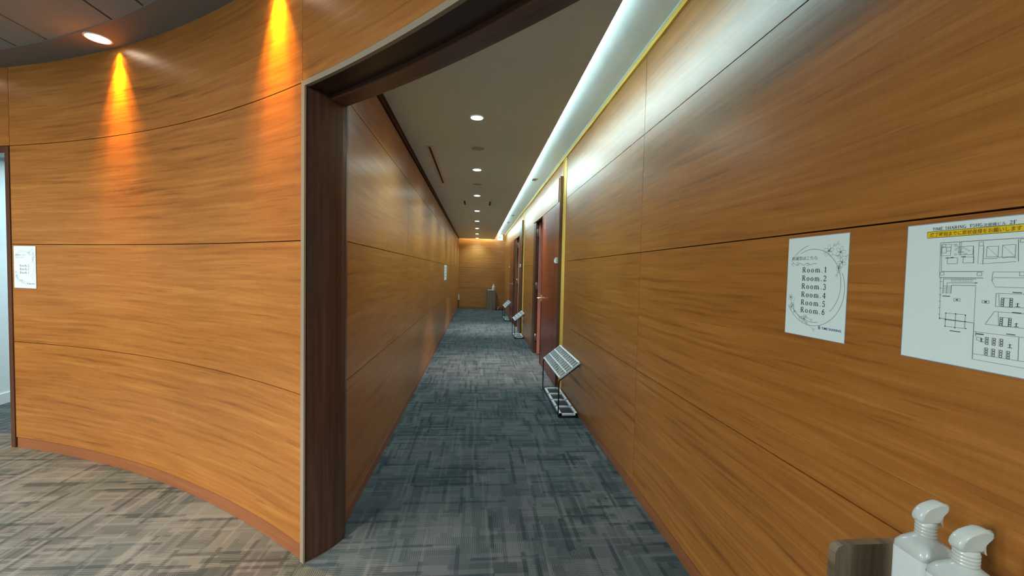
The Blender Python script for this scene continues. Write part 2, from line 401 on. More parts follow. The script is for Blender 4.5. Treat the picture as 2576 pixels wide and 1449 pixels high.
struct(b.build('trim_4',[WOODDARKH,TAUPE,wood('header_lip_sheen_veneer',(118,84,66),(96,68,54),(76,52,42),rough=.22,fleck=.2)]))  # lip veneer lightened to stand in for the lamp reflected in it

# door opening at the left end of the curved wall
b=MB()
b.arc(RW-.004,RW+.09,A_DOOR+.03,A_DOOR+.33,0,GC[2]-.004,3,0); b.arc(RW-.004,RW+.09,82.6,82.95,0,GC[2]-.004,3,0)
b.arc(RW-.004,RW+.09,A_DOOR+.33,82.6,2.120,GC[2]-.004,16,0)
struct(b.build('door_1',STILE))
b=MB(); b.box(-4.56,-4.46,3.57,7.0,0,2.6); b.box(-4.56,-1.4,7.0,7.1,0,2.6); b.box(-4.60,-1.4,arc_y(-4.4,RW+.12)+.02,7.1,2.40,2.5)
struct(b.build('wall_side_room',WHITEWALL))
b=MB(); b.box(-4.46,-4.448,3.57,7.0,0,.10); struct(b.build('baseboard_side_room',WHITE))

# ------------------------------------------------------------------ ceilings
b=MB()                                      # dropped grey corridor ceiling
xs=[-.655+(.60+.655)*i/12 for i in range(13)]
poly=[(x,arc_y(x,RW+.201)) for x in xs]+[(.60,14.76),(-.655,14.76)]
b.prism(poly,ZC,ZC+.025); struct(b.build('ceiling_corridor',CEIL))
b=MB()                                      # cove ceiling over and beside it
xs=[-.75+(1.05+.75)*i/12 for i in range(13)]
poly=[(x,arc_y(x,RW+.15)) for x in xs]+[(1.05,YE+.05),(-.75,YE+.05)]
b.prism(poly,ZCOVE,ZCOVE+.03); struct(b.build('ceiling_cove',COVE))
b=MB(); b.arc(7.032,RW+.01,26,112,ZLOB-.004,ZLOB+.05,90); struct(b.build('ceiling_ring',RINGP))
b=MB()                                      # lobby ceiling panels split by black slots
edges=[-13.0]+[-1.79-.8785*k-d for k in range(12,-1,-1) for d in (.28+.5985-.0,.28)] 
cuts=sorted(set([round(-1.79-.875*k,4) for k in range(-3,13)]+[round(-2.07-.875*k,4) for k in range(-3,13)]))
def ring_y(x,r=7.034):
    d=r*r-(x-CC.x)**2
    return CC.y+math.sqrt(d) if d>0 else None
lo=-10.0
spans=list(zip(cuts,cuts[1:]))
for x0,x1 in spans:
    a,c=x0+.008,x1-.008; n=10; top=[]
    for i in range(n+1):
        x=a+(c-a)*i/n; y=ring_y(x)
        if y is not None and x<1.0: top.append((x,y))
    if len(top)<2: continue
    b.prism([(top[0][0],lo),(top[-1][0],lo)]+top[::-1],ZLOB,ZLOB+.02)
struct(b.build('ceiling_lobby',PANEL))
b=MB(); b.box(-12.5,1.0,-10,3.6,ZLOB+.02,ZLOB+.04)
struct(b.build('ceiling_slots',BLACK))

# ------------------------------------------------------------------ ceiling fittings
def downlight(label,loc,r=.052,lens=None,warm=False):
    t=thing('recessed_downlight',label,'ceiling light',loc,group=None)
    b=MB(); b.lathe([(r,0),(r,-.003),(r*.86,-.004),(r*.84,-.0005),(r*.84,0)],40); b.build('trim_ring',WHITE,t)
    b=MB(); b.lathe([(r*.84,-.001),(r*.5,-.002),(.0001,-.0025)],40); b.build('lens',lens,t)
    if warm:
        b=MB()
        for q in (.66,.45,.25): b.lathe([(r*(q+.03),-.0028),(r*q,-.0045),(r*(q-.03),-.0028)],40)
        b.build('louvre_ring',WHITE,t)
    return t
LY=[3.19+1.61*i for i in range(8)]
names=['nearest lit round downlight in the grey corridor ceiling','second lit downlight along the corridor, just past the first speaker grille','third lit downlight along the corridor, past the second grille','fourth lit downlight, just past the rectangular ceiling hatch','fifth lit downlight from the camera along the corridor','sixth lit downlight, nearly over the far doors','seventh lit downlight, second from the far wall','farthest lit downlight, closest to the end wall']
d0=downlight(names[0],(-.025,LY[0],ZC-.0005),lens=LENS); d0['group']='downlights in the corridor ceiling'
for i,y in enumerate(LY):
    if i: dup(d0,(-.025,y,ZC-.0005),names[i])
    add_light('corridor_downlight','SPOT',(-.025,y,ZC-.03),44,(.60,.90,1.0),(0,0,0),spot_size=R(150),spot_blend=.9,shadow_soft_size=.03)
AD=[65.13,52.75,40.4,77.5]
nm=['warm recessed spotlight in the dark ceiling ring above the curved wall','recessed spotlight out of sight above the portal side of the curved wall','recessed spotlight in the ring over the portal header','recessed spotlight in the ring above the left doorway']
r0=None
for a,n_ in zip(AD,nm):
    p=pol(7.108,a,ZLOB-.0045)
    if r0 is None:
        r0=downlight(n_,p,.068,LENS2,True); r0['group']='spotlights in the ceiling ring'
    else: dup(r0,p,n_)
    d=pol(1,a)-pol(0,a); d=Vector((d.x,d.y,0))
    for e_,sz,tl,of in ((8,100,.04,.078),(115,60,.09,.055),(130,34,.10,.045)):
        aim=Vector((d.x*tl,d.y*tl,-1)).normalized()
        o=add_light('ring_spotlight','SPOT',p+Vector((d.x*of,d.y*of,-.02)),e_,WARM,(0,0,0),spot_size=R(sz),spot_blend=1.0,shadow_soft_size=.01)
        o.rotation_euler=aim.to_track_quat('-Z','Y').to_euler()
# door spotlights in the cove ceiling
cs=[((.80,5.98),'eyeball spotlight in the white cove ceiling by the nearest door'),((.82,9.8),'eyeball spotlight in the cove ceiling, second along the corridor'),((.82,11.2),'eyeball spotlight in the cove ceiling, farthest one')]
e0=None
for (x,y),n_ in cs:
    if e0 is None:
        t=thing('eyeball_spotlight',n_,'ceiling light',(x,y,ZCOVE-.0005),group='eyeball spotlights in the cove')
        b=MB(); b.lathe([(.062,0),(.062,-.004),(.048,-.005),(.046,0)],36); b.build('trim_ring',WHITE,t)
        b=MB(); b.lathe([(.046,-.002),(.04,-.012),(.024,-.022),(.0001,-.024)],28); b.build('eyeball',CHROME,t); e0=t
    else: dup(e0,(x,y,ZCOVE-.0005),n_)
for y,x in ((5.98,.62),(9.8,.62)):
    o=add_light('door_spotlight','SPOT',(.78,y,ZCOVE-.03),300,((1.0,.84,.76) if y<7 else (.95,.97,.92)),(0,0,0),spot_size=R(62),spot_blend=1.0,shadow_soft_size=.02)
    o.rotation_euler=Vector((-.16,-.02,-1)).to_track_quat('-Z','Y').to_euler()
# speakers
s0=None
for y,n_ in ((3.97,'nearest round white speaker grille between the first two downlights'),(5.58,'second round speaker grille, between second and third downlights'),(10.2,'small round detector far along the grey ceiling')):
    if s0 is None:
        t=thing('ceiling_speaker',n_,'speaker',(-.018,y,ZC-.0005),group='round ceiling speakers')
        b=MB(); b.lathe([(.083,0),(.083,-.004),(.070,-.005),(.066,-.001)],44); b.build('rim',plain('pale_grey_rim',(252,254,254),.5),t)
        b=MB(); b.lathe([(.066,-.001),(.062,-.003),(.0001,-.004)],44); b.build('grille',plain('grey_grille_mesh',(176,186,192),.7,noise=.2,nscale=500),t); s0=t
    else: dup(s0,(-.022,y,ZC-.0005),n_)
# slot diffuser
t=thing('slot_diffuser','long narrow air slot diffuser in the ceiling beside the left wall','air vent',(-.475,3.98,ZC))
b=MB(); b.box(-.036,-.011,0,1.60,-.004,-.0005); b.box(.011,.036,0,1.60,-.004,-.0005); b.box(-.036,.036,-.012,0,-.006,-.0005); b.box(-.036,.036,1.60,1.612,-.006,-.0005); b.build('frame',plain('slot_frame_paint',(226,218,210),.5),t)
b=MB(); b.box(-.011,.011,0,1.6,-.0025,-.0005); b.build('slot',BLACK,t)
# ceiling hatch / cassette
t=thing('ceiling_air_unit','rectangular ceiling air unit with dark slots at both ends','air vent',(-.02,7.09,ZC))
b=MB(); b.box(-.20,.20,-.20,.20,-.004,-.0005); b.build('cover_panel',CEIL,t)
esm=plain('edge_strip_paint',(240,244,246),.5)
for s_ in (-1,1):
    b=MB(); b.box(-.235,.235,s_*.205-.006,s_*.205+.006,-.006,-.0005); b.build('edge_strip',esm,t)
for s_ in (-1,1):
    b=MB(); b.box(s_*.215-.014,s_*.215+.014,-.20,.20,-.005,-.0005); b.build('air_slot',BLACK,t)
# LED strip housings on top of the dropped ceiling
o=MB(); o.box(.49,.51,1.7,14.7,ZC+.026,ZC+.036); tag(o.build('led_strip',LEDM),'white light strip lying out of sight on the dropped ceiling edge','light')

# ------------------------------------------------------------------ door bays in the right wall
def door_panels(t,name,y0,y1,zt,m,x0=.955,x1=.99,base=.006):
    b=MB()
    for z0,z1 in ((base,G[0]),(G[0],G[1]),(G[1],min(G[2]-.004,zt))): b.box(x0,x1,y0,y1,z0+.0015,z1-.0015,0,(0,y0))
    b.box(x0+.003,x1,y0,y1,base,min(G[2]-.004,zt),0)
    return b.build(name,m,t)
def hinge(t,x,y,z):
    b=MB(); b.box(x,x+.045,y-.004,y,z-.06,z+.06); b.tube([(x+.004,y-.008,z-.06),(x+.004,y-.008,z+.06)],.007,8); return b.build('hinge',CHROME,t)
def lever(t,x,y,z,s=-1):
    b=MB(); b.box(x-.006,x,y-.022,y+.022,z-.07,z+.07) if s>0 else b.lathe([(.026,0),(.026,.008),(.0001,.009)],20,(0,0,0))
    h=MB(); h.box(x-.006,x,y-.02,y+.02,z-.045,z+.045)
    h.tube([(x-.004,y,z),(x-.052,y,z),(x-.058,y-.006*s,z),(x-.058,y+s*.05,z),(x-.054,y+s*.12,z)],[.009,.009,.009,.008,.007],10)
    return h.build('door_handle',BRASSY,t)
def frame_bits(name,bits):
    b=MB()
    for q in bits: b.box(*q[:6],q[6])
    o=b.build(name,[STILE,WOOD,DARKROOM,WOODRED]); return struct(o)
# bay 1
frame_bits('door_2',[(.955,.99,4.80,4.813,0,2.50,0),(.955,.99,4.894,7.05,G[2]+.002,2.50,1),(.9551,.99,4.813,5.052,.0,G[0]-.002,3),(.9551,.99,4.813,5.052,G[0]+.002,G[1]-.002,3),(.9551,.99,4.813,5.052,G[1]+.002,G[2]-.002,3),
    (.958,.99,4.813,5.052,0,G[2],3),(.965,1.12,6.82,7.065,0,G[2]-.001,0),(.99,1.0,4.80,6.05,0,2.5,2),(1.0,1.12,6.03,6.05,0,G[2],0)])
d3=thing('closed_door','closed red-brown door leaf beside the nearest umbrella rack','door',(0,0,0))
door_panels(d3,'leaf',5.057,6.045,2.2,WOODRED)
b=MB(); b.box(.950,.956,6.02,6.045,.006,2.19); b.build('edge_strip',STILE,d3)
lever(d3,.955,6.0,.985,-1)
d4=thing('open_door','red door leaf swung inward behind the nearest closed door','door',(0,0,0))
b=MB(); b.box(1.075,1.80,6.70,6.74,.012,2.19); b.build('leaf',WOODRED,d4)
b=MB(); b.box(1.012,1.075,6.698,6.742,.012,2.19); b.build('edge_strip',LITRED,d4)['label']='salmon red leaf end coloured bright as if lit'
for z in (2.03,1.14,.27): hinge(d4,.985,6.818,z)
b=MB(); b.tube([(1.03,6.68,2.13),(1.10,6.6,2.145),(1.16,6.45,2.145)],.008,8); b.box(1.03,1.12,6.66,6.70,2.10,2.15); b.build('door_closer',CHROME,d4)
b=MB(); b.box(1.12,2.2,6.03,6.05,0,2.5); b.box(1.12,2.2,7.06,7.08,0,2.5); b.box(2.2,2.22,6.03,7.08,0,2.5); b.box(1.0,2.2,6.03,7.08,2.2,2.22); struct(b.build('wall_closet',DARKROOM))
# bay 2
frame_bits('door_3',[(.955,.99,8.92,9.42,0,2.50,0),(.955,.99,9.42,11.98,G[2]+.002,2.50,1),(.965,1.12,10.15,10.42,0,G[2]-.001,0),(.965,1.12,10.62,10.84,0,G[2]-.001,0),(1.06,1.12,10.42,10.62,0,2.2,0),(.99,1.0,10.84,12.0,0,2.5,2),(1.0,1.12,9.38,9.42,0,G[2],0)])
d5=thing('open_door','narrow dark door leaf swung inward past the second golden strip','door',(0,0,0))
b=MB(); b.box(1.075,1.80,10.03,10.07,.012,2.19); b.build('leaf',WOODRED,d5)
b=MB(); b.box(1.012,1.075,10.028,10.072,.012,2.19); b.build('edge_strip',LITRED,d5)['label']='salmon red leaf end coloured bright as if lit'
for z in (2.03,1.14,.27): hinge(d5,.985,10.148,z)
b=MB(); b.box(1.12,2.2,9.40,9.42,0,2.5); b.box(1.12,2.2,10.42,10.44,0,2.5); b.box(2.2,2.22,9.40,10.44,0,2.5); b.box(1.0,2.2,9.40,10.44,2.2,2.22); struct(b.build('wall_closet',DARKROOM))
d6=thing('closed_door','farthest closed red-brown door, just before the end wall','door',(0,0,0))
door_panels(d6,'leaf',10.85,11.96,2.2,WOODRED)
lever(d6,.955,10.95,1.05,1)
# latch indicators and small knobs
def latch(y,label,z=1.51,x=.955):
    t=thing('door_latch',label,'lock',(x,y,z),group='white latches on the door surrounds')
    b=MB(); b.box(-.022,-.0005,-.035,.035,-.035,.035); b.build('housing',WHITE,t)
    b=MB(); b.box(-.008,-.0005,.065,.17,-.022,.022); b.build('strike_plate',WHITE,t)
    b=MB(); b.box(-.016,-.006,.03,.075,-.010,.010); b.build('bolt',CHROME,t)
    return t
l0=latch(4.862,'white latch box at eye level by the nearest golden strip')
dup(l0,(.955,9.02,1.51),'white latch box by the second golden strip farther along')
b=MB(); b.lathe([(.0001,.02),(.02,.017),(.027,.008),(.029,0)],20); k=b.build('wall_button',WHITE); k.matrix_world=Matrix.Translation((.99,12.5,1.51))@Matrix.Rotation(-PI/2,4,'Y'); tag(k,'small round white button on the wall past the farthest door','button')

# ------------------------------------------------------------------ lettering
def text_mesh(name,body,size,x,y,mat,parent,z=.0012,width=None,align='LEFT',bold=0.0,shear=0):
    c=bpy.data.curves.new(name,'FONT'); c.body=body; c.size=size; c.align_x=align; c.offset=bold; c.shear=shear
    o=bpy.data.objects.new(name+'_tmp',c); C.objects.link(o)
    dg=bpy.context.evaluated_depsgraph_get(); me=bpy.data.meshes.new_from_object(o.evaluated_get(dg))
    bpy.data.objects.remove(o)
    xs=[v.co.x for v in me.vertices] or [0]; w0=max(xs)-min(xs); x0=min(xs); sx=(width/w0) if width and w0>0 else 1
    for v in me.vertices: v.co=Vector(((v.co.x-x0)*sx+x,v.co.y+y,z))
    me.materials.clear(); me.materials.append(mat)
    m=bpy.data.objects.new(name,me); C.objects.link(m); m.parent=parent; return m
def ell(cx,cy,rx,ry,a0=0,a1=360,n=18): return [(cx+rx*math.cos(R(a0+(a1-a0)*i/n)),cy+ry*math.sin(R(a0+(a1-a0)*i/n))) for i in range(n+1)]
TH,TN=.18,.07
GL={ # serif glyphs, cap height 1: (advance, [(points,width)])
'R':(.92,[([(.18,0),(.18,1)],TH),([(.18,.97),(.42,.97)],TN),(ell(.42,.74,.22,.23,90,-90),TH*.8),([(.42,.51),(.18,.51)],TN),([(.40,.5),(.74,.03)],TH),([(.02,.025),(.36,.025)],TN),([(.02,.975),(.2,.975)],TN),([(.62,.025),(.88,.025)],TN)]),
'o':(.74,[(ell(.34,.33,.24,.33,45,135),TN*1.3),(ell(.34,.33,.24,.31,135,225),TH),(ell(.34,.33,.24,.33,225,315),TN*1.3),(ell(.34,.33,.24,.31,-45,45),TH)]),
'm':(1.16,[([(.16,0),(.16,.62)],TH),([(.56,0),(.56,.48)],TH),([(.96,0),(.96,.48)],TH),(ell(.37,.47,.19,.17,170,10),TH*.6),(ell(.77,.47,.19,.17,170,10),TH*.6),([(.02,.025),(.3,.025)],TN),([(.43,.025),(.69,.025)],TN),([(.83,.025),(1.1,.025)],TN),([(.03,.60),(.18,.62)],TN)]),
'.':(.42,[([(.12,.07),(.26,.07)],.14)]),
'1':(.62,[([(.32,0),(.32,1)],TH),([(.10,.84),(.32,.98)],TN),([(.10,.025),(.54,.025)],TN)]),
'2':(.68,[(ell(.32,.72,.22,.25,170,-30),TH*.75),([(.50,.60),(.08,.06)],TN*1.6),([(.07,.06),(.60,.06)],TH*.8),([(.59,.03),(.62,.22)],TN)]),
'3':(.66,[(ell(.29,.75,.20,.22,160,-80),TH*.75),(ell(.29,.27,.24,.26,85,-160),TH*.8)]),
'4':(.70,[([(.48,0),(.48,1)],TH),([(.46,.98),(.05,.30)],TN*1.3),([(.05,.29),(.66,.29)],TN*1.6),([(.32,.025),(.64,.025)],TN)]),
'5':(.66,[([(.14,.95),(.56,.95)],TH*.8),([(.15,.95),(.12,.56)],TN*1.3),(ell(.28,.30,.26,.28,115,-150),TH*.8)]),
'6':(.68,[(ell(.33,.29,.23,.28,0,360,24),TH*.75),(ell(.62,.34,.52,.62,105,180),TH*.8)]),
'B':(.86,[([(.18,0),(.18,1)],TH),(ell(.40,.75,.2,.22,90,-90),TH*.8),(ell(.42,.27,.24,.25,90,-90),TH*.8),([(.02,.025),(.42,.025)],TN),([(.02,.975),(.4,.975)],TN),([(.18,.52),(.4,.52)],TN)]),
't':(.50,[([(.22,.14),(.22,.86)],TH),([(.05,.62),(.42,.62)],TN),(ell(.34,.14,.12,.12,180,320),TH*.7)]),
'h':(.80,[([(.17,0),(.17,1)],TH),(ell(.38,.45,.2,.19,165,10),TH*.6),([(.58,0),(.58,.48)],TH),([(.03,.025),(.32,.025)],TN),([(.44,.025),(.72,.025)],TN),([(.04,.97),(.18,.99)],TN)]),
'T':(.84,[([(.4,0),(.4,1)],TH),([(.05,.96),(.75,.96)],TN*1.4),([(.06,.97),(.05,.75)],TN),([(.74,.97),(.75,.75)],TN),([(.25,.025),(.55,.025)],TN)]),
'I':(.46,[([(.22,0),(.22,1)],TH),([(.06,.025),(.38,.025)],TN),([(.06,.975),(.38,.975)],TN)]),
'M':(1.06,[([(.16,0),(.16,1)],TN*1.3),([(.14,1),(.5,.05)],TH),([(.5,.05),(.84,1)],TN*1.3),([(.86,0),(.86,1)],TH),([(.02,.025),(.3,.025)],TN),([(.7,.025),(1.0,.025)],TN),([(.02,.975),(.2,.975)],TN),([(.82,.975),(1.0,.975)],TN)]),
'E':(.82,[([(.18,0),(.18,1)],TH),([(.02,.025),(.7,.025)],TN*1.4),([(.02,.975),(.68,.975)],TN*1.4),([(.18,.52),(.52,.52)],TN),([(.69,0),(.71,.25)],TN),([(.67,1),(.68,.78)],TN)]),
'S':(.72,[(ell(.33,.74,.21,.23,20,250),TH*.75),(ell(.33,.27,.23,.25,70,-160),TH*.75)]),
'H':(.98,[([(.2,0),(.2,1)],TH),([(.76,0),(.76,1)],TH),([(.2,.5),(.76,.5)],TN),([(.04,.025),(.36,.025)],TN),([(.04,.975),(.36,.975)],TN),([(.6,.025),(.92,.025)],TN),([(.6,.975),(.92,.975)],TN)]),
'A':(.92,[([(.12,0),(.42,1)],TN*1.3),([(.42,1),(.76,0)],TH),([(.22,.32),(.64,.32)],TN),([(.0,.025),(.26,.025)],TN),([(.6,.025),(.9,.025)],TN)]),
'N':(.98,[([(.18,0),(.18,1)],TN*1.3),([(.16,1),(.78,0)],TH),([(.78,0),(.78,1)],TN*1.3),([(.03,.025),(.33,.025)],TN),([(.63,.975),(.93,.975)],TN),([(.02,.975),(.2,.975)],TN)]),
'G':(.90,[(ell(.44,.5,.36,.48,50,330,24),TH*.8),([(.76,.05),(.76,.42)],TH),([(.58,.42),(.88,.42)],TN)]),
'F':(.78,[([(.18,0),(.18,1)],TH),([(.02,.025),(.36,.025)],TN),([(.02,.975),(.66,.975)],TN*1.4),([(.18,.52),(.52,.52)],TN),([(.65,1),(.66,.76)],TN)]),
' ':(.5,[])}
def serif(b,s,x,y,h,width,z=.0012):
    tot=sum(GL[c][0] for c in s)*h; gap=(width-tot)/max(1,len(s)-1)
    for c in s:
        adv,st=GL[c]
        for pts,w in st: b.ribbon([(x+p[0]*h,y+p[1]*h) for p in pts],w*h,z)
        x+=adv*h+gap
def sheet_thing(name,label,cat,mw,w,h,group=None):
    t=thing(name,label,cat,mw=mw,group=group)
    b=MB(); b.box(0,w,-h,0,.0004,.0010); b.build('sheet',PAPER,t)
    b=MB(); b.box(-.002,w+.002,-h-.002,.002,.0,.0004); b.build('laminate_border',LAMI,t)
    return t
MWR=lambda y,z: Matrix(((0,0,-1,XR-.0005),(-1,0,0,y),(0,1,0,z),(0,0,0,1)))
def flower(b,cx,cy,r,rot,w,z=.0012):
    for k in range(5):
        a=rot+72*k; c_,s_=math.cos(R(a)),math.sin(R(a))
        pts=[]
        for i in range(13):
            q=i/12*2*PI; px=r*.5+ r*.5*math.cos(q)*-1; py=r*.24*math.sin(q)*(1+.3*math.cos(q+k))
            pts.append((cx+px*c_-py*s_,cy+px*s_+py*c_))
        b.ribbon(pts,w,z)
    for k in range(6):
        a=R(rot+60*k+20); b.ribbon([(cx,cy),(cx+r*.28*math.cos(a),cy+r*.28*math.sin(a))],w,z)
def branch(b,pts,w,leaf=.008):
    b.ribbon(pts,w,.0012)
    for i in range(1,len(pts)):
        x,y=pts[i]; 
        for s_ in (-1,1):
            dx,dy=pts[i][0]-pts[i-1][0],pts[i][1]-pts[i-1][1]; L=math.hypot(dx,dy) or 1; dx/=L; dy/=L
            nx,ny=-dy*s_,dx*s_
            b.ribbon([(x,y),(x+dx*leaf*.4+nx*leaf*.5,y+dy*leaf*.4+ny*leaf*.5),(x+dx*leaf+nx*leaf*.8,y+dy*leaf+ny*leaf*.8),(x+dx*leaf*.8+nx*leaf*.2,y+dy*leaf*.8+ny*leaf*.2),(x,y)],w*.8,.0012)
def guide(label,mw,word,nums,rows_y,left=False):
    t=sheet_thing('guide_poster',label,'poster',mw,.212,.297)
    mm=.001
    b=MB()
    h=.0158
    for s_,yy in zip(nums,rows_y): serif(b,word+'.'+s_,.059,-yy*mm,h,.088)
    b.build('room_list',INK,t)
    text_mesh('japanese_heading','会議室はこちら' if word=='Room' else '会議室はこちら',.0125,.0155,-.0675,INK,t,width=.096)
    b=MB(); b.ribbon([(.024,-.074),(.015,-.081),(.024,-.087)],.0009,.0012)
    sq=[(.015+.001*i, -.081+.0035*math.sin(i*.23)*(1 if i<70 else .6)) for i in range(0,98,2)]
    b.ribbon(sq,.0009,.0012); b.ribbon(ell(.04,-.079,.0035,.0045,0,360),.0008,.0012); b.ribbon(ell(.079,-.0825,.0035,.0035,0,360),.0008,.0012)
    b.build('arrow_flourish',INK,t)
    b=MB(); cx,cy=.100,-.150
    def ring(r,a0,a1,cx=cx,cy=cy,w=.0011): b.ribbon(ell(cx,cy,r,r*1.05,a0,a1,60),w,.0012)
    ring(.098,118,-48,.096,-.140); ring(.105,25,-150,.101,-.153); ring(.112,145,103,.105,-.140); ring(.098,-138,-77,.103,-.150)
    b.build('circle_lines',INKBLUE,t)
    b=MB(); w=.0006
    flower(b,.150,-.045,.018,20,w); flower(b,.188,-.050,.017,70,w); flower(b,.194,-.078,.015,-30,w); flower(b,.185,-.094,.009,10,w)
    branch(b,[(.132,-.052),(.150,-.045),(.165,-.032),(.176,-.027)],w); branch(b,[(.160,-.055),(.178,-.060),(.204,-.062)],w); branch(b,[(.190,-.062),(.186,-.085),(.184,-.103),(.180,-.112)],w,.006)
    branch(b,[(.014,-.178),(.022,-.200),(.034,-.224),(.055,-.242),(.080,-.256),(.108,-.272)],w,.009); branch(b,[(.034,-.182),(.030,-.205),(.034,-.224)],w,.007)
    flower(b,.018,-.184,.011,0,w); flower(b,.022,-.214,.011,40,w); flower(b,.074,-.245,.013,15,w); branch(b,[(.055,-.242),(.078,-.238),(.098,-.246)],w,.007)
    b.build('flower_drawing',INKFINE,t)
    b=MB(); b.ribbon(ell(.1305,-.2655,.0035,.0045,0,360),.0012,.0012); b.ribbon([(.1305,-.270),(.1305,-.261)],.001,.0012); b.ribbon(ell(.129,-.2655,.0015,.003,0,360),.0008,.0012); b.ribbon([(.1275,-.2655),(.1335,-.2655)],.0007,.0012)
    b.build('logo_mark',LOGOBLUE,t)
    text_mesh('logo_lettering','TIME SHARING',.0092,.1385,-.2690,LOGOBLUE,t,width=.064,bold=.0002)
    return t
guide('white portrait poster on the right wall listing Room.1 to Room.6',MWR(1.230,1.479),'Room',list('123456'),(106,131,155,180,204,227))
# poster on the curved wall
aP=R(73.82); rad=Vector((math.cos(aP-.0146),math.sin(aP-.0146),0)); tan=Vector((rad.y,-rad.x,0)); P0=pol(RW-.0022,73.80,1.462)
mw=Matrix((( tan.x,0,-rad.x,P0.x),(tan.y,0,-rad.y,P0.y),(0,1,0,P0.z),(0,0,0,1)))
guide('small pale poster on the curved wall beside the left doorway',mw,'Booth',list('321'),(146,170,195))

# ------------------------------------------------------------------ floor map
t=sheet_thing('floor_map','large landscape floor plan with a yellow banner at the right edge','poster',MWR(.868,1.479),.420,.297)
b=MB(); b.box(.041,.300,-.030,-.0165,.0010,.0011); b.build('yellow_banner',YELLOW,t)
b=MB(); b.ribbon([(.041,-.0165),(.300,-.0165),(.300,-.030),(.041,-.030),(.041,-.0165)],.0009,.0014); b.build('banner_outline',INK,t)
b=MB(); serif(b,'TIME SHARING',.051,-.0145,.0062,.062,.0014); serif(b,'TSHG',.118,-.0145,.0062,.022,.0014); serif(b,'2F',.181,-.0150,.0066,.0105,.0014); b.build('title_lettering',INK,t)
text_mesh('title_japanese','淀屋橋ビル',.0075,.141,-.0152,INK,t,.0014,width=.035)
text_mesh('banner_lettering','終了時刻までに原状復帰をお願いします',.0098,.047,-.0272,BROWNINK,t,.0014,width=.152,bold=.0001)
b=MB(); dk=MB(); mm=.001
def L_(pts,w=.0007,bb=None): (bb or b).ribbon([(p[0]*mm,-p[1]*mm) for p in pts],w,.0013)
def RC(x0,y0,x1,y1,w=.0007,bb=None): L_([(x0,y0),(x1,y0)],w,bb); L_([(x1,y0),(x1,y1)],w,bb); L_([(x1,y1),(x0,y1)],w,bb); L_([(x0,y1),(x0,y0)],w,bb)
RC(68,42,395,42.3); L_([(68,42),(70,116)]); L_([(71,50),(73,103)]); RC(73,103,146,103.4); RC(70,116,146,116.4)
RC(71,105,78,111); RC(136,105,143.5,111.5); RC(200,104,207,111); RC(136,45,143,53); RC(72,46,78,51); RC(198,44,204,50)
RC(70,46,88,70,.0006); RC(71,52,80,64); RC(80,52,88,60); RC(103,44,106,69); RC(106,52,127,69); L_([(127,52),(129,87)],.0009); RC(83,75,101,87); RC(111,74,129,86)
for q in range(5): L_([(90+q*3.5,47+q*4),(98+q*3,47+q*4)],.0006); b.ribbon(ell((97+(q%2)*6)*mm,-(48+q*5)*mm,.002,.0016),.0005,.0013); b.ribbon(ell((110+(q%3)*5)*mm,-(55+q*3)*mm,.0018,.0014),.0005,.0013)
L_([(144,53),(144,89)],.001); L_([(145,78),(165,78),(167,76),(173,76),(175,78),(184,76),(194,78)],.0008); L_([(146,88),(194,85)]); RC(149,55,167,75); RC(173,53.5,192,76); L_([(149,55),(167,75)],.0004); L_([(173,53.5),(192,76)],.0004); L_([(195,44),(197,85)],.001)
L_([(136,54),(136,88),(146,88)],.0006)
L_([(78,119),(135,118.4)],.0009); L_([(78,119),(78,150)],.0009); L_([(85,127),(138,126)],.0008); L_([(133,124.6),(138,126),(133,127.4)],.0010); L_([(85,127),(85,150)]); L_([(93,132),(135,131.2)],.0010); L_([(93,132),(93,149)],.0010)
for q in range(9): L_([(78,133+q*2),(93,133+q*2)],.0004)
for q in range(18): L_([(92+q*2.2,119),(92+q*2.2,125)],.0004)
L_([(135,131),(136,206)],.0006); RC(99,159,110,164.5); RC(147,160,158,165); dk.box(.1025,.1065,-.163,-.1605,.0012,.0013); dk.box(.1505,.1545,-.164,-.161,.0012,.0013)
L_([(161,104),(160,121),(166,133),(400,132)]); L_([(161,104),(200,104)]); L_([(160,121),(163,115),(400,115)])
arcp=[(162,104),(165,125),(168,145),(167.5,160),(165,182),(160,196),(154,206)]
L_([(168,145),(168,170)]); L_([(168,145),(290,143)]); L_([(168,170),(290,168)]); L_([(172,146),(174,169)]); L_([(167,180),(300,180)]); L_([(167,180),(154,206)]); L_([(154,206),(300,207)]); L_([(173,181),(175,207)])
L_([(72,117),(75,206)]); 
for q in range(6): L_([(71.5,125+q*14),(75.5,125+q*14)],.0009)
L_([(75,203),(136,206)],.0011); L_([(136,206),(137,278)],.0011); L_([(138,267),(400,265)]); L_([(138,278),(400,279)]); L_([(137,223),(290,223)])
RC(86,191,121,219,.0008); L_([(104,191),(104,219)],.0008); L_([(86,205),(121,205.5)],.0010)
for x,y in ((86,191),(104,191),(121,192),(86,219),(104,220),(123,219),(86,205),(121,205),(75,203)): dk.box((x-1)*mm,(x+1)*mm,-(y+1)*mm,-(y-1)*mm,.0012,.0013)
for x0,x1,y in ((95,114,227),(78,92,155),(192,205,142),(193,206,179),(187,200,220),(79,86,74.5),(88,94,74),(107,115,73)): dk.box(x0*mm,x1*mm,-(y+.9)*mm,-(y-.6)*mm,.0012,.0013)
def seats(x0,y0,n,dx=13,rows_=4):
    for s_ in (0,dx):
        for q in range(rows_): RC(x0+s_-1.8,y0+q*4.2,x0+s_+1.8,y0+q*4.2+3.2,.0008,dk)
    RC(x0+2.4,y0,x0+dx-2.4,y0+rows_*4.2,.0006)
seats(178,153,4); seats(178,190,4); seats(222,153,4); seats(222,190,4); seats(262,153,4); seats(262,190,4)
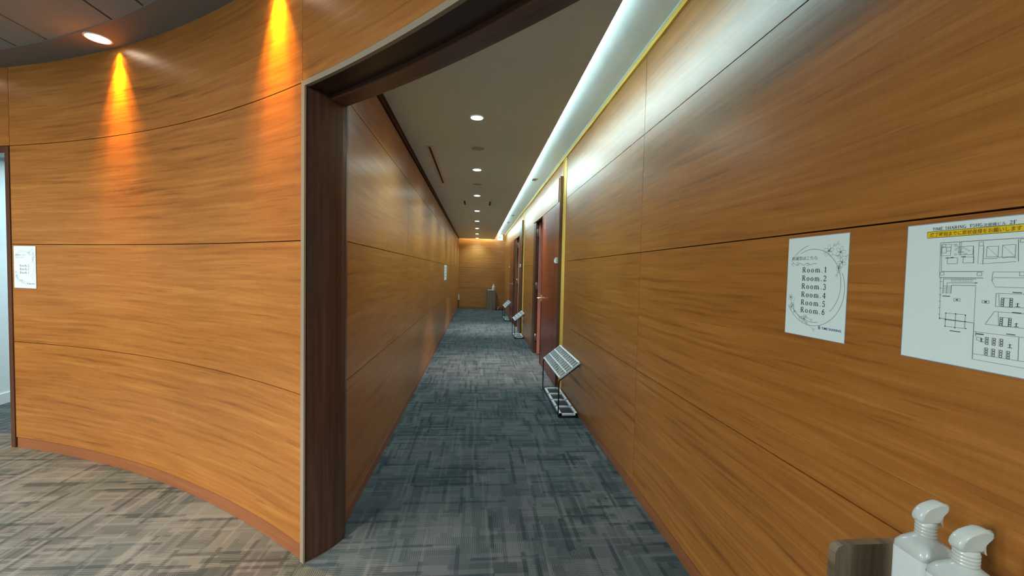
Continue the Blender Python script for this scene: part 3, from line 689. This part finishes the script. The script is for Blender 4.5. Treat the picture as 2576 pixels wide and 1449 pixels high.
for x,y in ((200,163),(200,200),(244,163),(244,200),(150,236),(193,240)):
    dk.box((x-.5)*mm,(x+.8)*mm,-(y+5)*mm,-(y-2)*mm,.0012,.0013); L_([(x-3,y+5),(x+4,y+5)],.0009,dk); L_([(x-3,y),(x+3,y-1)],.0007)
dk.box(.140,.153,-.2275,-.2255,.0012,.0013); L_([(140,222),(140,232)],.0008); RC(142,233,149,239)
for r_,n_ in ((231,3),(252,4)):
    for q in range(n_):
        x=157+q*11
        for k_ in range(3): RC(x,r_+k_*5,x+3.6,r_+k_*5+3.8,.0009,dk)
        L_([(x-1.6,r_-1),(x-1.6,r_+14)],.0006)
for q in range(7):
    x=216+q*12
    for k_ in range(3):
        RC(x,233+k_*5,x+3.6,236.8+k_*5,.0009,dk); RC(x,253+k_*5,x+3.6,256.8+k_*5,.0009,dk)
L_([(205,224),(206,266)],.0009); L_([(300,104),(300,266)],.0009); L_([(395,42),(395,279)],.0009)
b.build('plan_lines',INKPLAN,t); dk.build('plan_furniture',INK,t)

# framed notice on the left wall
t=thing('wall_notice','white landscape notice on the left corridor wall near the far end','poster',mw=Matrix(((0,0,1,XL+.0005),(1,0,0,8.46),(0,1,0,1.478),(0,0,0,1))))
b=MB(); b.box(0,.58,-.315,0,0,.004); b.build('sheet',PAPER,t)
b=MB()
for q in range(4): b.ribbon([(.06,-.06-q*.06),(.52,-.06-q*.06)],.010,.0045)
b.build('printed_lines',INKFINE,t)

# ------------------------------------------------------------------ umbrella racks
def rack(label,y0,y1,cells,n_cross,W0=.775,W1=.985,group='umbrella racks by the doors',trays=4):
    L=y1-y0; t=thing('umbrella_rack',label,'umbrella rack',(W0,y0,0),group=group)
    w=W1-W0; r=.0065
    zl,zh=.362,.505
    b=MB()
    for y in (r,L-r):
        b.tube([(w-.012,y,r+.001),(.03,y,r+.001),(.010,y,.006+r),(r,y,.03),(r,y,zl-.03),(.012,y,zl-.008),(.03,y,zl+.006),(w-.012,y,zh-.006)],r,8)
    b.tube([(w-.012,r,r+.001),(w-.012,L-r,r+.001)],r*.8,8); b.tube([(.02,r,r+.001),(.02,L-r,r+.001)],r*.8,8)
    b.tube([(.025,r,zl),(.025,L-r,zl)],r*.8,8); b.tube([(w-.014,r,zh-.008),(w-.014,L-r,zh-.008)],r*.8,8)
    b.build('frame',BLACKM,t)
    # lattice in the tilted plane
    ang=math.atan2(zh-zl,w-.03); ln=math.hypot(zh-zl,w-.03)
    mt=Matrix.Translation((.018,0,zl+.012))@Matrix.Rotation(-ang,4,'Y')
    b=MB()
    for i in range(4):
        x=i*ln/3; hw=.0065 if 0<i<3 else .008
        b.box(x-hw,x+hw,.004,L-.004,-.006,.012,mat=mt)
    for j in range(n_cross+1):
        y=.008+(L-.016)*j/n_cross; hw=.0035 if 0<j<n_cross else .006
        b.box(0,ln,y-hw,y+hw,-.006,.009,mat=mt)
    b.build('umbrella_lattice',TRAYW,t)
    b=MB(); z0,z1=.014,.034; m=.022
    b.box(.022,w-.014,.014,L-.014,z0,z0+.003)
    b.box(.022,.022+m,.014,L-.014,z0,z1); b.box(w-.014-m,w-.014,.014,L-.014,z0,z1)
    cw=(L-.028-m*(trays+1))/trays
    for j in range(trays+1):
        y=.014+j*(cw+m); b.box(.022,w-.014,y,y+m,z0,z1)
    b.build('drip_tray',TRAYW,t)
    for j in range(trays):
        y=.014+m+j*(cw+m); q=MB(); q.box(.022+m+.001,w-.015-m,y+.001,y+cw-.001,z0+.003,z0+.007); q.build('tray_mat',BLUETRAY if trays<4 else BLACKM,t)
    return t
rack('large black umbrella rack with white lattice beside the nearest door',3.735,4.650,3,12)
rack('short umbrella rack beside the second golden strip, middle of three',8.29,8.84,3,7,trays=2)
rack('farthest umbrella rack, on the floor near the end wall',11.28,12.22,3,12,W1=.950)

# ------------------------------------------------------------------ near console and bottles
t=thing('console_stand','grey wood grain stand with raised rounded edges in the lower right corner','console table',(.776,.40,0))
b=MB()
b.prism([(0,0),(.20,0),(.20,.785),(.018,.785),(.006,.780),(0,.768)],0,.018,mat=Matrix(((1,0,0,0),(0,0,-1,.410),(0,1,0,0),(0,0,0,1)))); b.build('end_board',WOODGREY,t)
b=MB(); b.box(.190,.208,0,.392,0,.785); b.build('back_board',WOODGREY,t)
b=MB(); b.box(0,.190,0,.018,0,.70); b.build('front_board',WOODGREY,t)
b=MB(); b.box(0,.010,.018,.392,0,.70); b.build('side_board',WOODGREY,t)
b=MB(); b.box(.010,.190,.018,.392,.644,.662); b.build('shelf_top',WOODGREY,t)
def rrect(hx,hy,r,n=5):
    P=[]
    for cx,cy,a0 in ((hx-r,hy-r,0),(-hx+r,hy-r,90),(-hx+r,-hy+r,180),(hx-r,-hy+r,270)):
        for i in range(n+1): a=R(a0+90*i/n); P.append((cx+r*math.cos(a),cy+r*math.sin(a)))
    return P
def loft(b,secs,mi=0,smooth=True,cap=True):
    for (p0,z0),(p1,z1) in zip(secs,secs[1:]):
        n=len(p0)
        for k in range(n): b.face([(p0[k][0],p0[k][1],z0),(p0[(k+1)%n][0],p0[(k+1)%n][1],z0),(p1[(k+1)%n][0],p1[(k+1)%n][1],z1),(p1[k][0],p1[k][1],z1)],None,mi,smooth)
    if cap:
        b.face([(x,y,secs[0][1]) for x,y in reversed(secs[0][0])],None,mi); b.face([(x,y,secs[-1][1]) for x,y in secs[-1][0]],None,mi)
def spray(label,loc,rotz):
    t=thing('spray_bottle',label,'spray bottle',loc,rotz,group='clear spray bottles on the near stand')
    b=MB()
    K=.075; secs=[(rrect(.043,.037,.012),0.0),(rrect(.046,.040,.014),.004),(rrect(.046,.040,.014),.150+K),(rrect(.045,.039,.015),.158+K),(rrect(.038,.033,.018),.169+K),(rrect(.028,.027,.022),.177+K),(rrect(.0215,.0215,.0214),.183+K),(rrect(.0200,.0200,.0199),.186+K)]
    loft(b,secs); b.build('body',PLASTIC,t)
    b=MB(); s1=rrect(.0468,.0408,.0145); loft(b,[(s1,.090),(s1,.146+K)],cap=False); lab=b.build('label',LABELW,t)
    b=MB(); s1=rrect(.0471,.0411,.0147); loft(b,[(s1,.010),(s1,.090)],cap=False)
    b.build('blue_band',LABELB,t)
    b=MB(); b.box(.022,.033,-.0418,-.0412,.130+K,.142+K); b.build('printed_mark',INK,lab)
    b=MB(); prof=[]
    z=.184+K
    for i in range(9):
        prof+= [(.0195+.0012*(i%2),z),(.0195+.0012*(i%2),z+.0025)]; z+=.0036
    b.lathe([(.0001,.184+K)]+prof+[(.019,z+.001),(.0001,z+.001)],36); b.build('screw_collar',PLASTIC,t)
    zt=.2155+K
    # trigger head: side profile extruded across y, rounded by narrowing outer slices
    P=[(-.029,.010),(-.026,.003),(-.018,0),(.019,0),(.023,.004),(.026,.012),(.033,.020),(.040,.026),(.044,.031),(.043,.040),(.034,.0435),(.022,.0455),(.008,.0415),(-.008,.036),(-.018,.029),(-.026,.019)]
    cx=sum(p[0] for p in P)/len(P); cz=sum(p[1] for p in P)/len(P)
    b=MB(); sl=[(-.0135,.80),(-.0120,.93),(-.008,1.0),(.008,1.0),(.0120,.93),(.0135,.80)]
    rings=[[(cx+(p[0]-cx)*s_,y,zt+cz+(p[1]-cz)*s_) for p in P] for y,s_ in sl]
    for a,c_ in zip(rings,rings[1:]):
        for k in range(len(P)): b.face([a[k],c_[k],c_[(k+1)%len(P)],a[(k+1)%len(P)]],None,0,True)
    b.face(rings[0],None); b.face(list(reversed(rings[-1])),None)
    hd=b.build('trigger_head',PLASTIC,t)
    b=MB(); b.tube([(.040,0,zt+.034),(.048,0,zt+.034)],[.0065,.006],12); b.build('nozzle',PLASTIC,hd)
    b=MB()
    T=[((.027,.014),(.036,.016)),((.0275,.006),(.034,.006)),((.030,-.002),(.035,-.003)),((.0345,-.009),(.037,-.010))]
    for y0,y1 in ((-.006,.006),):
        for (a,c_),(d,e) in zip(T,T[1:]):
            for yy,fl in ((y0,0),(y1,1)):
                q=[(a[0],yy,zt+a[1]),(c_[0],yy,zt+c_[1]),(e[0],yy,zt+e[1]),(d[0],yy,zt+d[1])]; b.face(q[::-1] if fl else q,None)
            b.face([(a[0],y0,zt+a[1]),(d[0],y0,zt+d[1]),(d[0],y1,zt+d[1]),(a[0],y1,zt+a[1])],None); b.face([(c_[0],y0,zt+c_[1]),(c_[0],y1,zt+c_[1]),(e[0],y1,zt+e[1]),(e[0],y0,zt+e[1])],None)
    b.build('trigger',PLASTIC,t)
    return t
sp1=spray('clear spray bottle with trigger head, the left and farther of two on the grey stand',(.8405,.675,.6625),R(-3))
sp1.scale=(.768,.768,.845)
sp2=dup(sp1,(.832,.606,.6625),'clear spray bottle with trigger head, the right and nearer of two on the grey stand',R(-3)); sp2.scale=(.83,.83,.83)

# ------------------------------------------------------------------ far console, bottles and small things
t=thing('console_stand','narrow grey wood grain stand against the far end wall','console table',(.37,14.50,0))
b=MB(); b.box(0,.29,0,.018,0,.70); b.build('front_board',WOODGREY,t)
b=MB(); b.box(-.018,0,0,.36,0,.735); b.build('side_board',WOODGREY,t)
b=MB(); b.box(.272,.29,.018,.36,0,.735); b.build('side_board',WOODGREY,t)
b=MB(); b.box(0,.29,.342,.36,0,.735) if False else b.box(0,.272,.342,.36,0,.735); b.build('back_board',WOODGREY,t)
b=MB(); b.box(0,.272,.018,.342,.682,.70); b.build('shelf_top',WOODGREY,t)
b=MB(); b.box(0,.16,0,.20,0,.004); b.box(0,.16,0,.004,.0,.02); b.box(0,.16,.196,.20,0,.02); b.box(0,.004,0,.2,0,.02); b.box(.156,.16,0,.2,0,.02)
k=b.build('white_tray',TRAYW); k.location=(.39,14.54,.7005); tag(k,'flat white tray lying on the far grey stand','tray')
def dispenser(label,loc):
    t=thing('dispenser_bottle',label,'bottle',loc,group='white bottles on the far stand')
    b=MB(); b.lathe([(.0001,0),(.028,0),(.030,.005),(.030,.12),(.024,.145),(.012,.155),(.012,.17),(.0001,.17)],24); b.build('body',LABELW,t)
    b=MB(); b.lathe([(.0001,.168),(.015,.168),(.015,.185),(.006,.19),(.005,.215),(.0001,.215)],18); b.box(-.03,.008,-.006,.006,.205,.216); b.build('pump',WHITE,t)
    return t
q=dispenser('left white bottle on the far grey stand by the end wall',(.572,14.60,.7005)); dup(q,(.606,14.70,.7005),'right white bottle on the far grey stand by the end wall')
t=thing('power_strip','white socket strip standing in the far left corner with black cord','socket',(-.655,YE-.022,0))
b=MB(); b.box(-.028,.028,-.012,.018,.325,.515); b.build('housing',WHITE,t)
for i in range(4):
    b=MB(); b.box(-.018,.018,-.0135,-.012,.345+i*.042,.357+i*.042); b.build('socket_outlet',BLACK,t)
b=MB(); b.tube([(0,0,.325),(0,.004,.2),(.003,0,.05),(0,-.004,.008)],.009,8); b.build('cord',BLACKM,t)
b=MB(); b.box(-.05,-.008,-.03,.0,0,.03); b.build('plug',WHITE,t)
t=thing('floor_doorstop','pale wedge on a flat black bar on the floor by the far stand','doorstop',(.69,14.62,0))
b=MB(); b.box(0,.28,0,.06,0,.022); b.build('bar',BLACKM,t)
b=MB(); b.prism([(0,0),(.035,0),(.075,.09),(.06,.095)],.01,.045,mat=Matrix(((1,0,0,.04),(0,0,1,0),(0,1,0,.022),(0,0,0,1)))); b.build('wedge',plain('pale_beige_plastic',(214,198,160),.5),t)

# exit sign
t=thing('exit_arrow_sign','small lit white sign with a green left arrow hung near the end wall','sign',(.777,14.3,2.455))
b=MB(); b.box(-.095,.095,0,.03,0,.205); b.build('housing',WHITE,t)
b=MB(); b.box(-.086,.086,-.003,0,.010,.195); fc=b.build('sign_face',SIGNW,t)
b=MB(); b.ribbon([(.045,.10),(-.035,.10)],.018,0); b.ribbon([(.0,.155),(-.045,.10),(.0,.045)],.018,0.0001)
a_=b.build('arrow',GREEN,fc); a_.matrix_local=Matrix(((1,0,0,0),(0,0,-1,-.0035),(0,1,0,0),(0,0,0,1)))
for s_ in (-.06,.06):
    b=MB(); b.tube([(s_,.015,.205),(s_,.015,ZCOVE-2.455-.001)],.004,8); b.build('hanger_rod',CHROME,t)
